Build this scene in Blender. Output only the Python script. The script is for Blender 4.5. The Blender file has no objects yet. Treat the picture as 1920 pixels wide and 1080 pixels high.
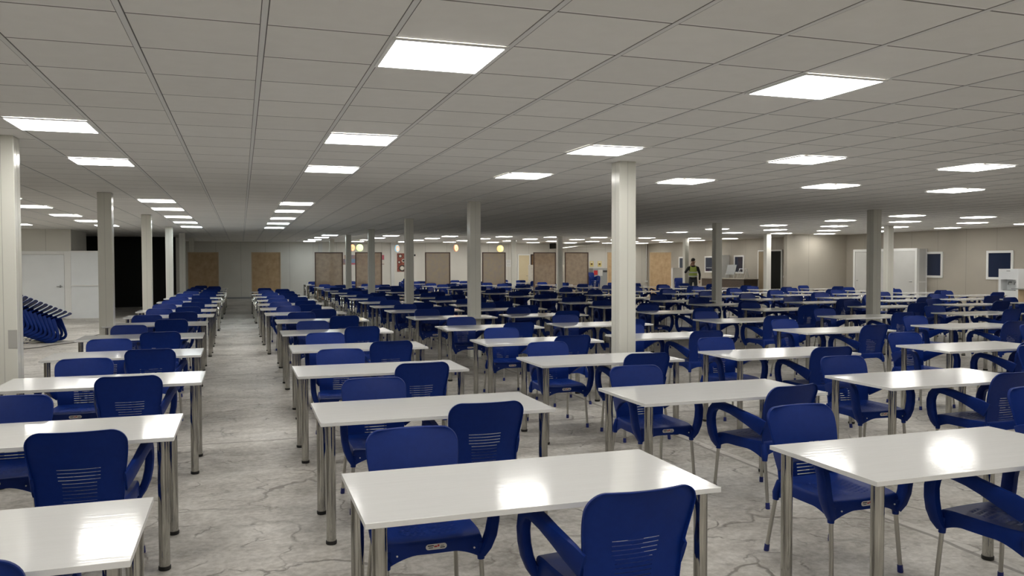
import bpy, bmesh, math, random
from mathutils import Vector, Matrix
R = math.radians
SC = bpy.context.scene
COL = SC.collection
random.seed(7)

# ------------------------------------------------------------------ camera
F_PX, YAW, PITCH, ROLL, EYE = 1518.4, -0.3228, -0.0303, -0.0025, 1.70
CEIL = 2.803
def cam_axes():
    c, s = math.cos(YAW), math.sin(YAW)
    r = Vector((c, s, 0)); fw = Vector((-s, c, 0)); z = Vector((0, 0, 1))
    cp, sp = math.cos(PITCH), math.sin(PITCH)
    f = fw*cp + z*sp; u = z*cp - fw*sp
    cr, sr = math.cos(ROLL), math.sin(ROLL)
    return r*cr + u*sr, u*cr - r*sr, f
CR, CU, CF = cam_axes()
cam_data = bpy.data.cameras.new('camera')
cam = bpy.data.objects.new('camera', cam_data); COL.objects.link(cam)
cam_data.sensor_width = 36.0; cam_data.lens = 36.0*F_PX/1920.0
cam_data.clip_start = 0.05; cam_data.clip_end = 200
cam.matrix_world = Matrix(((CR.x, CU.x, -CF.x, 0), (CR.y, CU.y, -CF.y, 0), (CR.z, CU.z, -CF.z, EYE), (0, 0, 0, 1)))
SC.camera = cam
def proj(x, y, z):
    d = Vector((x, y, z-EYE)); k = d.dot(CF)
    return (960+F_PX*d.dot(CR)/k, 540-F_PX*d.dot(CU)/k, k) if k > .3 else (1e6, 1e6, k)

# ------------------------------------------------------------------ world, exposure
w = bpy.data.worlds.new('world'); SC.world = w; w.use_nodes = True
w.node_tree.nodes['Background'].inputs[0].default_value = (.35, .42, .6, 1)
w.node_tree.nodes['Background'].inputs[1].default_value = 0.02
SC.view_settings.view_transform = 'Standard'; SC.view_settings.look = 'None'
SC.view_settings.gamma = 1.0; SC.view_settings.use_curve_mapping = False
SC.view_settings.exposure = 0.0
PANEL_STRENGTH = 17.3
SC.cycles.max_bounces = 8; SC.cycles.diffuse_bounces = 4; SC.cycles.glossy_bounces = 4
SC.cycles.transparent_max_bounces = 12; SC.cycles.sample_clamp_indirect = 6.0
SC.cycles.caustics_reflective = False; SC.cycles.caustics_refractive = False

# ------------------------------------------------------------------ materials
def mat(name, col, rough=.5, metal=0., spec=.5, emit=None, es=1., coat=0.):
    m = bpy.data.materials.new(name); m.use_nodes = True
    b = m.node_tree.nodes['Principled BSDF']
    b.inputs['Base Color'].default_value = (*col, 1); b.inputs['Roughness'].default_value = rough
    b.inputs['Metallic'].default_value = metal; b.inputs['Specular IOR Level'].default_value = spec
    if coat: b.inputs['Coat Weight'].default_value = coat; b.inputs['Coat Roughness'].default_value = .08
    if emit: b.inputs['Emission Color'].default_value = (*emit, 1); b.inputs['Emission Strength'].default_value = es
    return m
class N:
    def __init__(s, m): s.m = m; s.t = m.node_tree; s.b = s.t.nodes['Principled BSDF']
    def n(s, typ, **kw):
        x = s.t.nodes.new(typ)
        for k, v in kw.items(): setattr(x, k, v)
        return x
    def l(s, a, b): s.t.links.new(a, b)
    def val(s, sock, v):
        if isinstance(v, (int, float)): sock.default_value = v
        elif isinstance(v, tuple): sock.default_value = v
        else: s.l(v, sock)
    def math(s, op, a, b=0., c=0.):
        x = s.n('ShaderNodeMath', operation=op)
        for i, v in enumerate((a, b, c)): s.val(x.inputs[i], v)
        return x.outputs[0]
    def mix(s, f, a, b, mode='MIX'):
        x = s.n('ShaderNodeMix', data_type='RGBA', blend_type=mode)
        s.val(x.inputs[0], f); s.val(x.inputs[6], a); s.val(x.inputs[7], b)
        return x.outputs[2]
    def noise(s, scale, detail=4, vec=None, rough=.5, dist=0.):
        x = s.n('ShaderNodeTexNoise'); x.inputs['Scale'].default_value = scale
        x.inputs['Detail'].default_value = detail; x.inputs['Roughness'].default_value = rough
        x.inputs['Distortion'].default_value = dist
        if vec is not None: s.l(vec, x.inputs['Vector'])
        return x.outputs['Fac']
    def ramp(s, f, stops):
        x = s.n('ShaderNodeValToRGB'); s.l(f, x.inputs[0]); e = x.color_ramp.elements
        while len(e) < len(stops): e.new(.5)
        for q, (p, c) in zip(e, stops):
            q.position = p; q.color = (*c, 1) if len(c) == 3 else c
        return x.outputs[0]
    def pos(s): return s.n('ShaderNodeTexCoord').outputs['Object']
    def sep(s, v): x = s.n('ShaderNodeSeparateXYZ'); s.l(v, x.inputs[0]); return x.outputs
    def line(s, c, off, sp, wd):   # 1 on the line
        f = s.math('FRACT', s.math('DIVIDE', s.math('SUBTRACT', c, off-wd/2), sp))
        return s.math('LESS_THAN', f, wd/sp)
    def bump(s, h, st, dist=.01):
        x = s.n('ShaderNodeBump'); x.inputs['Strength'].default_value = st; x.inputs['Distance'].default_value = dist
        s.l(h, x.inputs['Height']); s.l(x.outputs[0], s.b.inputs['Normal'])

def m_floor():
    m = mat('cracked_concrete', (.4, .38, .35), .55); k = N(m); p = k.pos()
    big = k.noise(.55, 5, p, .6, .6); mid = k.noise(2.3, 7, p, .68, 1.1); fine = k.noise(22, 5, p, .65)
    streak_m = k.n('ShaderNodeMapping'); streak_m.inputs['Scale'].default_value = (1.3, 2.9, 1); k.l(p, streak_m.inputs[0])
    streak = k.noise(1.6, 6, streak_m.outputs[0], .65, .8)
    c = k.ramp(mid, [(.34, (.11, .097, .08)), (.46, (.30, .275, .24)), (.57, (.52, .49, .445)), (.70, (.76, .735, .69))])
    c = k.mix(.5, c, k.ramp(streak, [(.34, (.12, .105, .085)), (.47, (.38, .355, .315)), (.64, (.78, .755, .71))]))
    c = k.mix(.42, c, k.ramp(big, [(.40, (.13, .115, .09)), (.6, (.70, .675, .63))]))
    c = k.mix(.22, c, k.ramp(fine, [(.4, (.22, .20, .17)), (.6, (.78, .755, .71))]))
    def crack(scale, wd, seedoff, dist):
        nz = k.n('ShaderNodeTexNoise'); nz.inputs['Scale'].default_value = scale*1.7; nz.inputs['Detail'].default_value = 5
        k.l(p, nz.inputs['Vector'])
        v = k.n('ShaderNodeVectorMath', operation='MULTIPLY_ADD'); k.l(nz.outputs['Color'], v.inputs[0])
        v.inputs[1].default_value = (dist,)*3
        k.l(p, v.inputs[2])
        vo = k.n('ShaderNodeTexVoronoi', feature='DISTANCE_TO_EDGE', voronoi_dimensions='2D'); vo.inputs['Scale'].default_value = scale
        k.l(v.outputs[0], vo.inputs['Vector'])
        brk = k.noise(scale*1.3, 3, p)
        a = k.math('SUBTRACT', 1., k.math('SMOOTH_MIN', k.math('DIVIDE', vo.outputs[0], wd), 1., .2))
        a = k.math('MULTIPLY', k.math('MAXIMUM', a, 0.), k.math('SMOOTH_MAX', 0., k.math('MULTIPLY', k.math('SUBTRACT', brk, .47), 9.), .05))
        return a
    cr = k.math('MINIMUM', k.math('MAXIMUM', crack(.95, .020, 0, .75), k.math('MULTIPLY', crack(2.6, .036, 3, .35), .8)), 1.)
    X, Y, Z = k.sep(p)
    wob = k.math('MULTIPLY', k.math('SUBTRACT', k.noise(1.2, 4, p), .5), .12)
    jy = k.line(k.math('ADD', Y, wob), 8.12, 5.0, .035); jx = k.line(k.math('ADD', X, wob), 4.04, 6.0, .035)
    jl = k.line(k.math('ADD', X, wob), 4.09, 6.0, .07)
    c = k.mix(k.math('MULTIPLY', jl, .5), c, (.62, .6, .56, 1))
    c = k.mix(k.math('MULTIPLY', cr, .72), c, (.13, .115, .095, 1))
    c = k.mix(k.math('MULTIPLY', k.math('MAXIMUM', jx, jy), .65), c, (.13, .115, .1, 1))
    k.l(c, k.b.inputs['Base Color'])
    k.l(k.ramp(mid, [(.3, (.36,)*3), (.7, (.62,)*3)]), k.b.inputs['Roughness'])
    k.bump(k.math('SUBTRACT', k.math('ADD', fine, mid), k.math('MULTIPLY', cr, 2.)), .35, .006)
    return m
def m_ceiling():
    m = mat('mineral_fibre_tiles', (.72, .70, .67), .9, spec=.2); k = N(m); p = k.pos(); X, Y, Z = k.sep(p)
    ly = k.line(Y, 6.5605*.6, .6, .013); ly2 = k.line(Y, 6.5605*.6-.012, .6, .014)
    ix = k.math('FLOOR', k.math('DIVIDE', k.math('SUBTRACT', X, 1.1866*.6), .6))
    iy = k.math('FLOOR', k.math('DIVIDE', k.math('SUBTRACT', Y, 6.5605*.6), .6))
    cmb = k.n('ShaderNodeCombineXYZ'); k.l(ix, cmb.inputs[0]); k.l(iy, cmb.inputs[1])
    wn = k.n('ShaderNodeTexWhiteNoise', noise_dimensions='2D'); k.l(cmb.outputs[0], wn.inputs['Vector'])
    c = k.ramp(wn.outputs['Value'], [(0, (.79, .775, .745)), (1, (.85, .835, .805))])
    c = k.mix(.15, c, k.ramp(k.noise(9, 3, p), [(.3, (.72, .70, .68)), (.7, (.88, .865, .84))]))
    c = k.mix(ly2, c, (.88, .87, .85, 1)); c = k.mix(k.math('MULTIPLY', ly, .9), c, (.16, .15, .14, 1))
    k.l(c, k.b.inputs['Base Color'])
    return m
def m_wall(name, axis, col, joint=1.15, off=0.):
    m = mat(name, col, .45, spec=.35); k = N(m); p = k.pos(); s = k.sep(p)[axis]
    j = k.line(s, off, joint, .018)
    dirt = k.ramp(k.noise(.7, 4, p), [(.3, tuple(x*.93 for x in col)), (.7, tuple(min(1, x*1.05) for x in col))])
    k.l(k.mix(k.math('MULTIPLY', j, .45), dirt, tuple(x*.45 for x in col)+(1,)), k.b.inputs['Base Color'])
    return m
def m_noisy(name, c1, c2, scale, rough, detail=4, stretch=None, bump=0., **kw):
    m = mat(name, c1, rough, **kw); k = N(m); p = k.pos()
    if stretch:
        mp = k.n('ShaderNodeMapping'); mp.inputs['Scale'].default_value = stretch; k.l(p, mp.inputs[0]); p = mp.outputs[0]
    f = k.noise(scale, detail, p)
    k.l(k.ramp(f, [(.3, c1), (.7, c2)]), k.b.inputs['Base Color'])
    if bump: k.bump(f, bump, .002)
    return m
def m_screen(name, c1, c2, alpha):
    m = m_noisy(name, c1, c2, 6, .7, 6); k = N(m)
    k.b.inputs['Alpha'].default_value = alpha
    return m
M = dict(
    floor=m_floor(), ceiling=m_ceiling(),
    tee=mat('grid_tee_enamel', (.74, .735, .72), .5), tee_gap=mat('grid_shadow_gap', (.15, .145, .14), .8),
    wall_x=m_wall('panel_wall_cream_a', 0, (.66, .64, .585)), wall_y=m_wall('panel_wall_cream_b', 1, (.66, .64, .585)),
    wall_r=m_wall('panel_wall_beige_a', 1, (.43, .395, .335), 1.15), wall_rx=m_wall('panel_wall_beige_b', 0, (.46, .425, .36), 3.0),
    black=mat('unlit_black', (.028, .028, .025), .9, spec=.1),  # flat black colour stands in for the darkness of unlit spaces
    laminate=m_noisy('white_gloss_laminate', (.76, .76, .75), (.785, .785, .775), 3, .10, 3, (1.2, 16, 1), bump=.14),
    edge=mat('white_edge_band', (.74, .735, .72), .35),
    chrome=m_noisy('chromed_tube', (.50, .49, .455), (.40, .39, .365), 7, .08, 3, (1, 1, .4), metal=1.),
    rubber=mat('black_rubber', (.012, .012, .012), .6),
    blue=m_noisy('blue_moulded_plastic', (.0026, .021, .165), (.0033, .024, .18), 30, .45, 2, bump=.03, spec=.2),
    satin=mat('satin_metal_tube', (.50, .485, .45), .33, metal=1.),
    cap=mat('blue_end_cap', (.01, .02, .16), .4), sticker=mat('white_sticker', (.72, .69, .66), .5),
    red=mat('sticker_red', (.5, .03, .03), .5), ink=mat('sticker_ink', (.04, .04, .05), .5), screw=mat('steel_screw', (.7, .7, .7), .3, metal=1),
    pillar=m_noisy('cream_gloss_enamel', (.72, .71, .64), (.75, .74, .67), 1.5, .2, 3),
    pillar_cap=mat('pillar_base_grey', (.42, .41, .38), .5),
    light_frame=mat('white_light_frame', (.85, .85, .84), .5),
    white=m_noisy('white_painted_metal', (.58, .575, .55), (.62, .615, .59), 2, .35, 3), white_d=mat('white_panel_shade', (.60, .60, .58), .4), cold=m_noisy('white_insulated_panel', (.80, .82, .83), (.84, .86, .87), 2, .3, 3),
    white_trim=mat('white_upvc', (.82, .82, .80), .3), grey=mat('grey_metal', (.30, .31, .31), .4), dark=mat('dark_plastic', (.03, .03, .035), .5),
    glass=mat('night_window_glass', (.015, .025, .06), .06, coat=.3),
    oak=m_noisy('oak_frame', (.50, .37, .22), (.60, .45, .28), 12, .5, 4, (1, 1, .1)),
    wenge=mat('dark_brown_frame', (.055, .028, .018), .5),
    cork=m_noisy('chipboard_panel', (.46, .31, .165), (.60, .43, .25), 5, .7, 8),
    mesh1=m_screen('woven_brown_screen', (.26, .19, .13), (.36, .27, .185), .66),
    mesh2=m_screen('woven_grey_brown_screen', (.29, .235, .20), (.34, .27, .17), .66),
    door_brown=m_noisy('brown_wood_boards', (.17, .09, .035), (.26, .15, .06), 5, .5, 4, (6, 6, .4)),
    door_tan=m_noisy('tan_door', (.30, .23, .14), (.34, .26, .16), 3, .5), cream=m_noisy('pale_yellow_door', (.66, .56, .36), (.70, .60, .40), 2, .5),
    desk=m_noisy('dark_wood_desk', (.07, .05, .04), (.11, .08, .06), 6, .5, 4, (.4, 3, 3)), desk_top=mat('desk_top_grey', (.36, .33, .28), .4),
    p_red=m_noisy('poster_food_red', (.16, .015, .012), (.30, .10, .06), 12, .5, 5), p_plate=mat('poster_plate', (.62, .58, .50), .5), p_dark=mat('poster_bowl_dark', (.04, .025, .02), .5),
    p_people=m_noisy('poster_people', (.45, .24, .12), (.12, .17, .30), 4, .5, 5), p_pink=mat('poster_pink', (.5, .12, .16), .5), p_blue=mat('poster_blue', (.16, .25, .38), .5),
    paper=mat('white_paper', (.78, .78, .76), .7), yellow=mat('yellow_poster', (.72, .60, .22), .6), brown_ink=mat('poster_brown', (.16, .09, .04), .6),
    skin=mat('skin', (.34, .19, .125), .55), hair=mat('dark_hair', (.015, .012, .01), .7), vest=mat('lime_hi_vis', (.42, .52, .10), .6), strap=mat('reflective_tape', (.6, .62, .6), .35),
    jacket=mat('black_jacket', (.012, .012, .015), .75), trousers=mat('dark_trousers', (.03, .035, .045), .75), shoe=mat('black_shoe', (.01, .01, .01), .5),
    cable=mat('grey_cable', (.10, .09, .08), .5), crate=mat('pale_crate', (.66, .62, .54), .5),
)
def emis(name, col, s):
    m = mat(name, col, .5, emit=col, es=s); return m
M['panel'] = emis('led_panel_glow', (1.0, .98, .93), PANEL_STRENGTH)
M['panel_cool'] = emis('led_panel_glow_cool', (.88, .97, 1.0), PANEL_STRENGTH)
for n_, c_ in dict(s_orange=(1., .42, .20), s_green=(.62, 1., .35), s_blue=(.45, .75, 1.), s_salmon=(1., .36, .2), s_yellow=(1., .72, .22)).items():
    M[n_] = emis('backlit_'+n_[2:], c_, .35)
M['s_core'] = emis('backlit_disc_face', (1., .62, .32), .3)

# ------------------------------------------------------------------ mesh helpers
def me_new(bm, mats, smooth=False, name='mesh'):
    me = bpy.data.meshes.new(name); bm.normal_update(); bm.to_mesh(me); bm.free()
    for m in (mats if isinstance(mats, (list, tuple)) else [mats]): me.materials.append(M[m] if isinstance(m, str) else m)
    if smooth:
        for p in me.polygons: p.use_smooth = True
        try: me.set_sharp_from_angle(angle=R(38))
        except Exception: pass
    return me
def ob(name, me, parent=None, loc=(0, 0, 0), rot=(0, 0, 0)):
    o = bpy.data.objects.new(name, me); COL.objects.link(o); o.location = loc; o.rotation_euler = rot
    if parent: o.parent = parent
    return o
def root(name, loc=(0, 0, 0), rz=0.): return ob(name, None, None, loc, (0, 0, rz))
def tag(o, label, cat=None, group=None, kind=None):
    if label: o['label'] = label
    if cat: o['category'] = cat
    if group: o['group'] = group
    if kind: o['kind'] = kind
    return o
def box(bm, x0, x1, y0, y1, z0, z1, bev=0., mi=0, mtx=None):
    vs = [bm.verts.new((x, y, z)) for x in (x0, x1) for y in (y0, y1) for z in (z0, z1)]
    q = [(0, 1, 3, 2), (4, 6, 7, 5), (0, 4, 5, 1), (2, 3, 7, 6), (0, 2, 6, 4), (1, 5, 7, 3)]
    fs = [bm.faces.new([vs[i] for i in f]) for f in q]
    for f in fs: f.material_index = mi
    if mtx is not None: bmesh.ops.transform(bm, matrix=mtx, verts=vs)
    if bev:
        es = list({e for f in fs for e in f.edges})
        bmesh.ops.bevel(bm, geom=es, offset=bev, segments=2, affect='EDGES', profile=.5, material=mi)
def tube(bm, pts, r, seg=12, mi=0, caps=True):
    pts = [Vector(p) for p in pts]; rs = r if isinstance(r, (list, tuple)) else [r]*len(pts)
    rings = []; prev = None
    for i, p in enumerate(pts):
        t = (pts[min(i+1, len(pts)-1)]-pts[max(i-1, 0)]).normalized()
        a = Vector((1, 0, 0)) if prev is None and abs(t.x) < .9 else (Vector((0, 1, 0)) if prev is None else prev)
        a = (a-t*a.dot(t)).normalized(); prev = a; b = t.cross(a)
        rings.append([bm.verts.new(p+(a*math.cos(2*math.pi*k/seg)+b*math.sin(2*math.pi*k/seg))*rs[i]) for k in range(seg)])
    for A, B in zip(rings, rings[1:]):
        for k in range(seg):
            f = bm.faces.new((A[k], A[(k+1) % seg], B[(k+1) % seg], B[k])); f.material_index = mi; f.smooth = True
    if caps:
        for rr, rev in ((rings[0], True), (rings[-1], False)):
            f = bm.faces.new(rr[::-1] if rev else rr); f.material_index = mi
def sweep(bm, path, prof, mi=0):
    """prof(i, n) -> (half width lateral, half height in plane); path in yz-ish plane, lateral = x"""
    P = [Vector(p) for p in path]; n = len(P); rings = []
    for i, p in enumerate(P):
        t = (P[min(i+1, n-1)]-P[max(i-1, 0)]).normalized()
        lx = Vector((1, 0, 0)); lx = (lx-t*lx.dot(t)).normalized(); nn = t.cross(lx)
        a, b = prof(i, n); ring = []
        for k in range(12):
            th = 2*math.pi*k/12; c, s = math.cos(th), math.sin(th)
            ring.append(bm.verts.new(p+lx*(a*math.copysign(abs(c)**.55, c))+nn*(b*math.copysign(abs(s)**.55, s))))
        rings.append(ring)
    for A, B in zip(rings, rings[1:]):
        for k in range(12):
            f = bm.faces.new((A[k], A[(k+1) % 12], B[(k+1) % 12], B[k])); f.material_index = mi; f.smooth = True
    bm.faces.new(rings[0][::-1]); bm.faces.new(rings[-1])
def solid(bm, th):
    """thicken an open sheet in place"""
    geom = bm.faces[:]
    bmesh.ops.recalc_face_normals(bm, faces=geom)
    bmesh.ops.solidify(bm, geom=geom, thickness=th)
def simple(name, mats, fn, smooth=False, **kw):
    bm = bmesh.new(); fn(bm); return ob(name, me_new(bm, mats, smooth, name), **kw)
def bxo(name, m, dims, bev=0., parent=None, **kw):
    return simple(name, m, lambda bm: box(bm, *dims, bev=bev), parent=parent, **kw)
def struct(o): o['kind'] = 'structure'; return o

# ------------------------------------------------------------------ room shell
XL, XR, XB, YB, YF = -9.4, 22.8, 22.2, -6.0, 41.8
struct(bxo('floor', 'floor', (XL-.2, XR+.4, YB-.2, YF+.2, -.15, 0)))
struct(bxo('ceiling', 'ceiling', (XL-.2, XR+.4, YB-.2, YF+.2, CEIL, CEIL+.12)))
def tees(bm):
    i = math.floor(XL/.6-1.1866)+1
    while (i+1.1866)*.6 < XR:
        x = (i+1.1866)*.6
        box(bm, x-.013, x+.013, YB, YF, CEIL-.003, CEIL+.001); box(bm, x+.013, x+.0185, YB, YF, CEIL-.0012, CEIL+.001, mi=1); box(bm, x-.0165, x-.013, YB, YF, CEIL-.0012, CEIL+.001, mi=1)
        i += 1
g = simple('trim_1', ['tee', 'tee_gap'], tees); struct(g); g['label'] = 'long white ceiling grid rails'
struct(bxo('wall_far', 'wall_x', (-2.6, XB+.2, YF, YF+.15, 0, CEIL)))
struct(bxo('wall_right', 'wall_r', (XR, XR+.15, YB, 26.5, 0, CEIL)))
struct(bxo('wall_right_far', 'wall_r', (XB, XB+.15, 26.5, YF, 0, CEIL)))
struct(bxo('wall_right_step', 'wall_rx', (20.0, XR, 26.3, 26.5, 0, CEIL)))
struct(bxo('wall_left', 'wall_y', (XL-.15, XL, YB, 28.5, 0, CEIL)))
struct(bxo('wall_rear', 'wall_x', (XL, XR, YB-.15, YB, 0, CEIL)))
struct(bxo('wall_left_far', 'wall_x', (XL-.1, -5.15, 28.5, 28.65, 0, CEIL)))
struct(bxo('wall_recess_side', 'wall_y', (-5.15, -5.05, 28.5, 31.2, 0, CEIL)))
struct(bxo('wall_recess_back', 'black', (-7.0, -2.5, 35.4, 35.5, 0, CEIL)))  # recess darkness is put into the black wall colour
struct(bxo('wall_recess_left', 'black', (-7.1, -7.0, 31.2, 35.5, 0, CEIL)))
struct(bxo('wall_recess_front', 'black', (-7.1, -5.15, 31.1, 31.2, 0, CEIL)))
struct(bxo('wall_recess_right', 'wall_y', (-2.6, -2.5, 35.5, YF, 0, CEIL)))
struct(bxo('baseboard_far', 'grey', (-2.5, XB, YF-.015, YF, 0, .09)))
struct(bxo('baseboard_step', 'grey', (20.0, XR, 26.285, 26.3, 0, .07)))
# pilaster strips and pipes on the far and right walls
for x in (3.8, 7.45, 13.3, 16.6): struct(bxo('trim_2', 'white_d', (x-.09, x+.09, YF-.09, YF, 0, CEIL)))

# ------------------------------------------------------------------ pillars
def mk_pillar():
    bm = bmesh.new(); h = .1
    box(bm, -h, h, -h, h, .03, CEIL, bev=.006)
    box(bm, -.0015, .0015, -h-.0012, -h, .03, CEIL, mi=1); box(bm, -h-.0012, -h, -.0015, .0015, .03, CEIL, mi=1); box(bm, h, h+.0012, -.0015, .0015, .03, CEIL, mi=1)
    shaft = me_new(bm, ['pillar', 'pillar_cap'], False, 'shaft')
    bm = bmesh.new(); box(bm, -.125, .125, -.125, .125, 0, .03, bev=.003)
    for sx in (-1, 1):
        for sy in (-1, 1): tube(bm, [(sx*.112, sy*.112, .03), (sx*.112, sy*.112, .042)], .008, 6)
    return shaft, me_new(bm, 'pillar_cap', False, 'base_plate')
PS, PB = mk_pillar()
PIL = [
 (-1.93, 8.04, 'cream square pillar at the left edge of the photo'),
 (-1.97, 13.84, 'cream square pillar left of the table line, second from the left edge'),
 (-1.98, 19.7, 'cream square pillar left of the dark recess tables, third from the left edge'),
 (-2.0, 25.9, 'cream square pillar in the left row, fourth going back'),
 (-1.96, 30.9, 'grey-lit square pillar in the left row, fifth going back'),
 (-1.96, 36.7, 'dim square pillar farthest back in the left row'),
 (3.99, 8.06, 'large bright cream pillar nearest the camera, centre right'),
 (3.96, 13.98, 'grey-lit square pillar rising behind the fifth tables, centre of the hall'),
 (3.94, 19.8, 'grey square pillar between two woven screens, behind the central pillar row'),
 (3.97, 26.1, 'slim grey pillar standing in front of the wide brown screen'),
 (3.88, 31.2, 'slim dark pillar beside the orange round sign'),
 (3.86, 36.9, 'pale pillar behind the third wooden screen'),
 (12.56, 13.68, 'dark-sided square pillar in front of the white double-door closet'),
 (12.55, 19.55, 'dark-sided square pillar beside the person in the vest'),
 (12.5, 25.8, 'square pillar hidden behind the large bright pillar'),
 (12.37, 30.85, 'slim dark pillar beside the stack of pale crates'),
 (12.25, 36.4, 'pale pillar beside the pale yellow door'),
 (18.45, 19.5, 'bright cream pillar just right of the dark one, before the closet'),
 (18.95, 26.1, 'cream pillar in front of the dark open doorway'),
 (18.75, 31.7, 'pale pillar with white cabinet behind, left of the person'),
]
for x, y, lb in PIL:
    r = tag(root('pillar', (x, y, 0)), lb, 'pillar', 'square steel pillars carrying the ceiling')
    ob('shaft', PS, r); ob('base_plate', PB, r)
    if lb.endswith('left edge of the photo'): tag(bxo('tape_patch', 'pillar_cap', (.03, .099, -.1022, -.1004, .98, 1.14), 0, r), 'grey tape patch')

# ------------------------------------------------------------------ ceiling lights
bm = bmesh.new(); box(bm, -.277, .277, -.277, .277, -.0075, -.0035); D_ME = me_new(bm, 'panel', False, 'diffuser')
bm = bmesh.new(); box(bm, -.277, .277, -.277, .277, -.0075, -.0035); D_ME2 = me_new(bm, 'panel_cool', False, 'diffuser')
bm = bmesh.new()
for a, b, c, d in ((-.298, .298, -.298, -.278), (-.298, .298, .278, .298), (-.298, -.278, -.278, .278), (.278, .298, -.278, .278)): box(bm, a, b, c, d, -.0085, 0)
F_ME = me_new(bm, 'light_frame', False, 'light_frame')
ORD = ['first', 'second', 'third', 'fourth', 'fifth', 'sixth', 'seventh', 'eighth', 'ninth', 'tenth', 'eleventh', 'twelfth', 'thirteenth', 'fourteenth', 'fifteenth', 'sixteenth', 'seventeenth', 'eighteenth', 'nineteenth', 'twentieth']
def light(x, y, lb, cool=False, group='square ceiling light panels'):
    r = tag(root('ceiling_light', (x, y, CEIL-.0045)), lb, 'ceiling light', group)
    ob('light_frame', F_ME, r); ob('diffuser', D_ME2 if cool else D_ME, r)
T = .6
near_rows = [(4.236, [(-1.39, 0), (1.01, 1), (3.41, 1), (5.81, 0), (8.2, 0)]), (7.236, [(-3.8, 0), (-1.39, 1), (1.01, 1), (3.37, 1), (5.74, 1), (8.1, 1), (10.5, 0), (12.9, 0)]),
             (9.636, [(-3.8, 0), (-1.39, 1), (1.01, 1), (3.37, 1), (5.69, 1), (8.06, 1), (10.38, 1), (12.8, 0), (15.1, 0)])]
xn = {-1.39: 'over the left table line', 1.01: 'right of the aisle', 3.41: 'at upper right', 3.37: 'above the bright pillar line', 5.74: 'second right of the bright pillar', 5.69: 'second right of the bright pillar',
      8.1: 'at the far right edge', 8.06: 'third right of the bright pillar', 10.38: 'at the far right edge'}
for ri, (y, xs) in enumerate(near_rows):
    for x, vis in xs:
        lb = 'large glowing ceiling panel, %s light row, %s' % (['nearest', 'second nearest', 'third nearest'][ri], xn.get(x, '')) if vis else None
        light(x, y, lb or 'square glowing ceiling panel beyond the edges of the photo')
for y in (1.2, -1.2, -3.6):
    for x in (-3.8, -1.39, 1.01, 3.41, 5.81): light(x, y, 'square glowing ceiling panel beyond the edges of the photo')
for x, nm in ((-1.36, 'left table line'), (.97, 'aisle side of the right table line')):
    for k, y in enumerate((15.3, 17.5, 20.3, 22.9, 25.6)): light(x, y, 'thin glowing ceiling panel, %s in far run above %s' % (ORD[k], nm), cool=k > 2)
for k, (x, y) in enumerate(((-3.72, 15.1), (-3.72, 17.45), (-3.68, 20.3), (-3.62, 22.8), (-3.58, 25.4))): light(x, y, 'small glowing ceiling panel at far left, %s going back' % ORD[k])
light(-5.75, 25.3, 'small glowing panel by the left edge above the white doors')
for x, y in ((-5.9, 17.5), (-5.85, 20.3), (-5.8, 22.9), (-8.2, 17.5), (-8.2, 20.3), (-8.2, 22.9), (-8.2, 25.3)): light(x, y, 'square glowing ceiling panel beyond the edges of the photo')
rr = [(15.2, [14.92, 17.1, 19.4, 21.5]), (17.4, [14.88, 17.0, 19.37, 21.5]), (20.15, [14.84, 17.0, 19.3, 21.4]), (22.9, [14.7, 16.93, 19.1, 21.35]), (25.6, [14.78, 17.08, 19.2, 21.15])]
for ri, (y, xs) in enumerate(rr):
    for ci, x in enumerate(xs): light(x, y, 'glowing ceiling panel of the right block, %s row back, %s from left' % (ORD[ri], ORD[ci]))
fr = [(31.7, [3.24, 5.6, 7.97, 10.26, 12.37, 14.53, 16.81, 19.1, 21.0]), (34.6, [3.2, 5.55, 7.92, 10.2, 12.45, 14.75, 16.85, 19.0, 21.1]),
      (37.5, [3.17, 5.5, 7.85, 10.1, 12.42, 14.7, 16.83, 19.0, 21.0]), (40.3, [3.15, 5.46, 7.8, 10.12, 12.43, 14.66, 16.8, 19.04, 21.06])]
for ri, (y, xs) in enumerate(fr):
    for ci, x in enumerate(xs): light(x, y, 'tiny glowing panel at the far end, %s row back, %s from left' % (ORD[ri], ORD[ci]), cool=ci == 0)

# ------------------------------------------------------------------ tables
TW, TD, TH = 1.5, .75, .75
def leg_bm(seg=20):
    bm = bmesh.new(); tube(bm, [(0, 0, .02), (0, 0, TH-.026)], .0295, seg); return bm
def foot_bm(seg=20):
    bm = bmesh.new(); tube(bm, [(0, 0, 0), (0, 0, .004), (0, 0, .022)], [.030, .033, .033], seg); return bm
def plate_bm():
    bm = bmesh.new(); box(bm, -.045, .045, -.045, .045, TH-.026, TH-.0225); tube(bm, [(.0, -.038, TH-.03), (.0, -.038, TH-.026)], .006, 6); return bm
def top_bm():
    bm = bmesh.new(); box(bm, 0, TW, -TD, 0, TH-.022, TH, bev=.0012)
    for f in bm.faces:
        if abs(f.normal.z) < .5: f.material_index = 1
    return bm
TOP = None
bm = top_bm(); bm.normal_update()
for f in bm.faces: f.material_index = 0 if abs(f.normal.z) > .5 else 1
TOP = me_new(bm, ['laminate', 'edge'], False, 'tabletop')
LEG = me_new(leg_bm(), 'chrome', True, 'leg'); FOOT = me_new(foot_bm(), 'rubber', True, 'foot_cap'); PLATE = me_new(plate_bm(), 'grey', False, 'mounting_plate')
LP = [(.062, -.062), (TW-.062, -.062), (.062, -TD+.062), (TW-.062, -TD+.062)]
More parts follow.
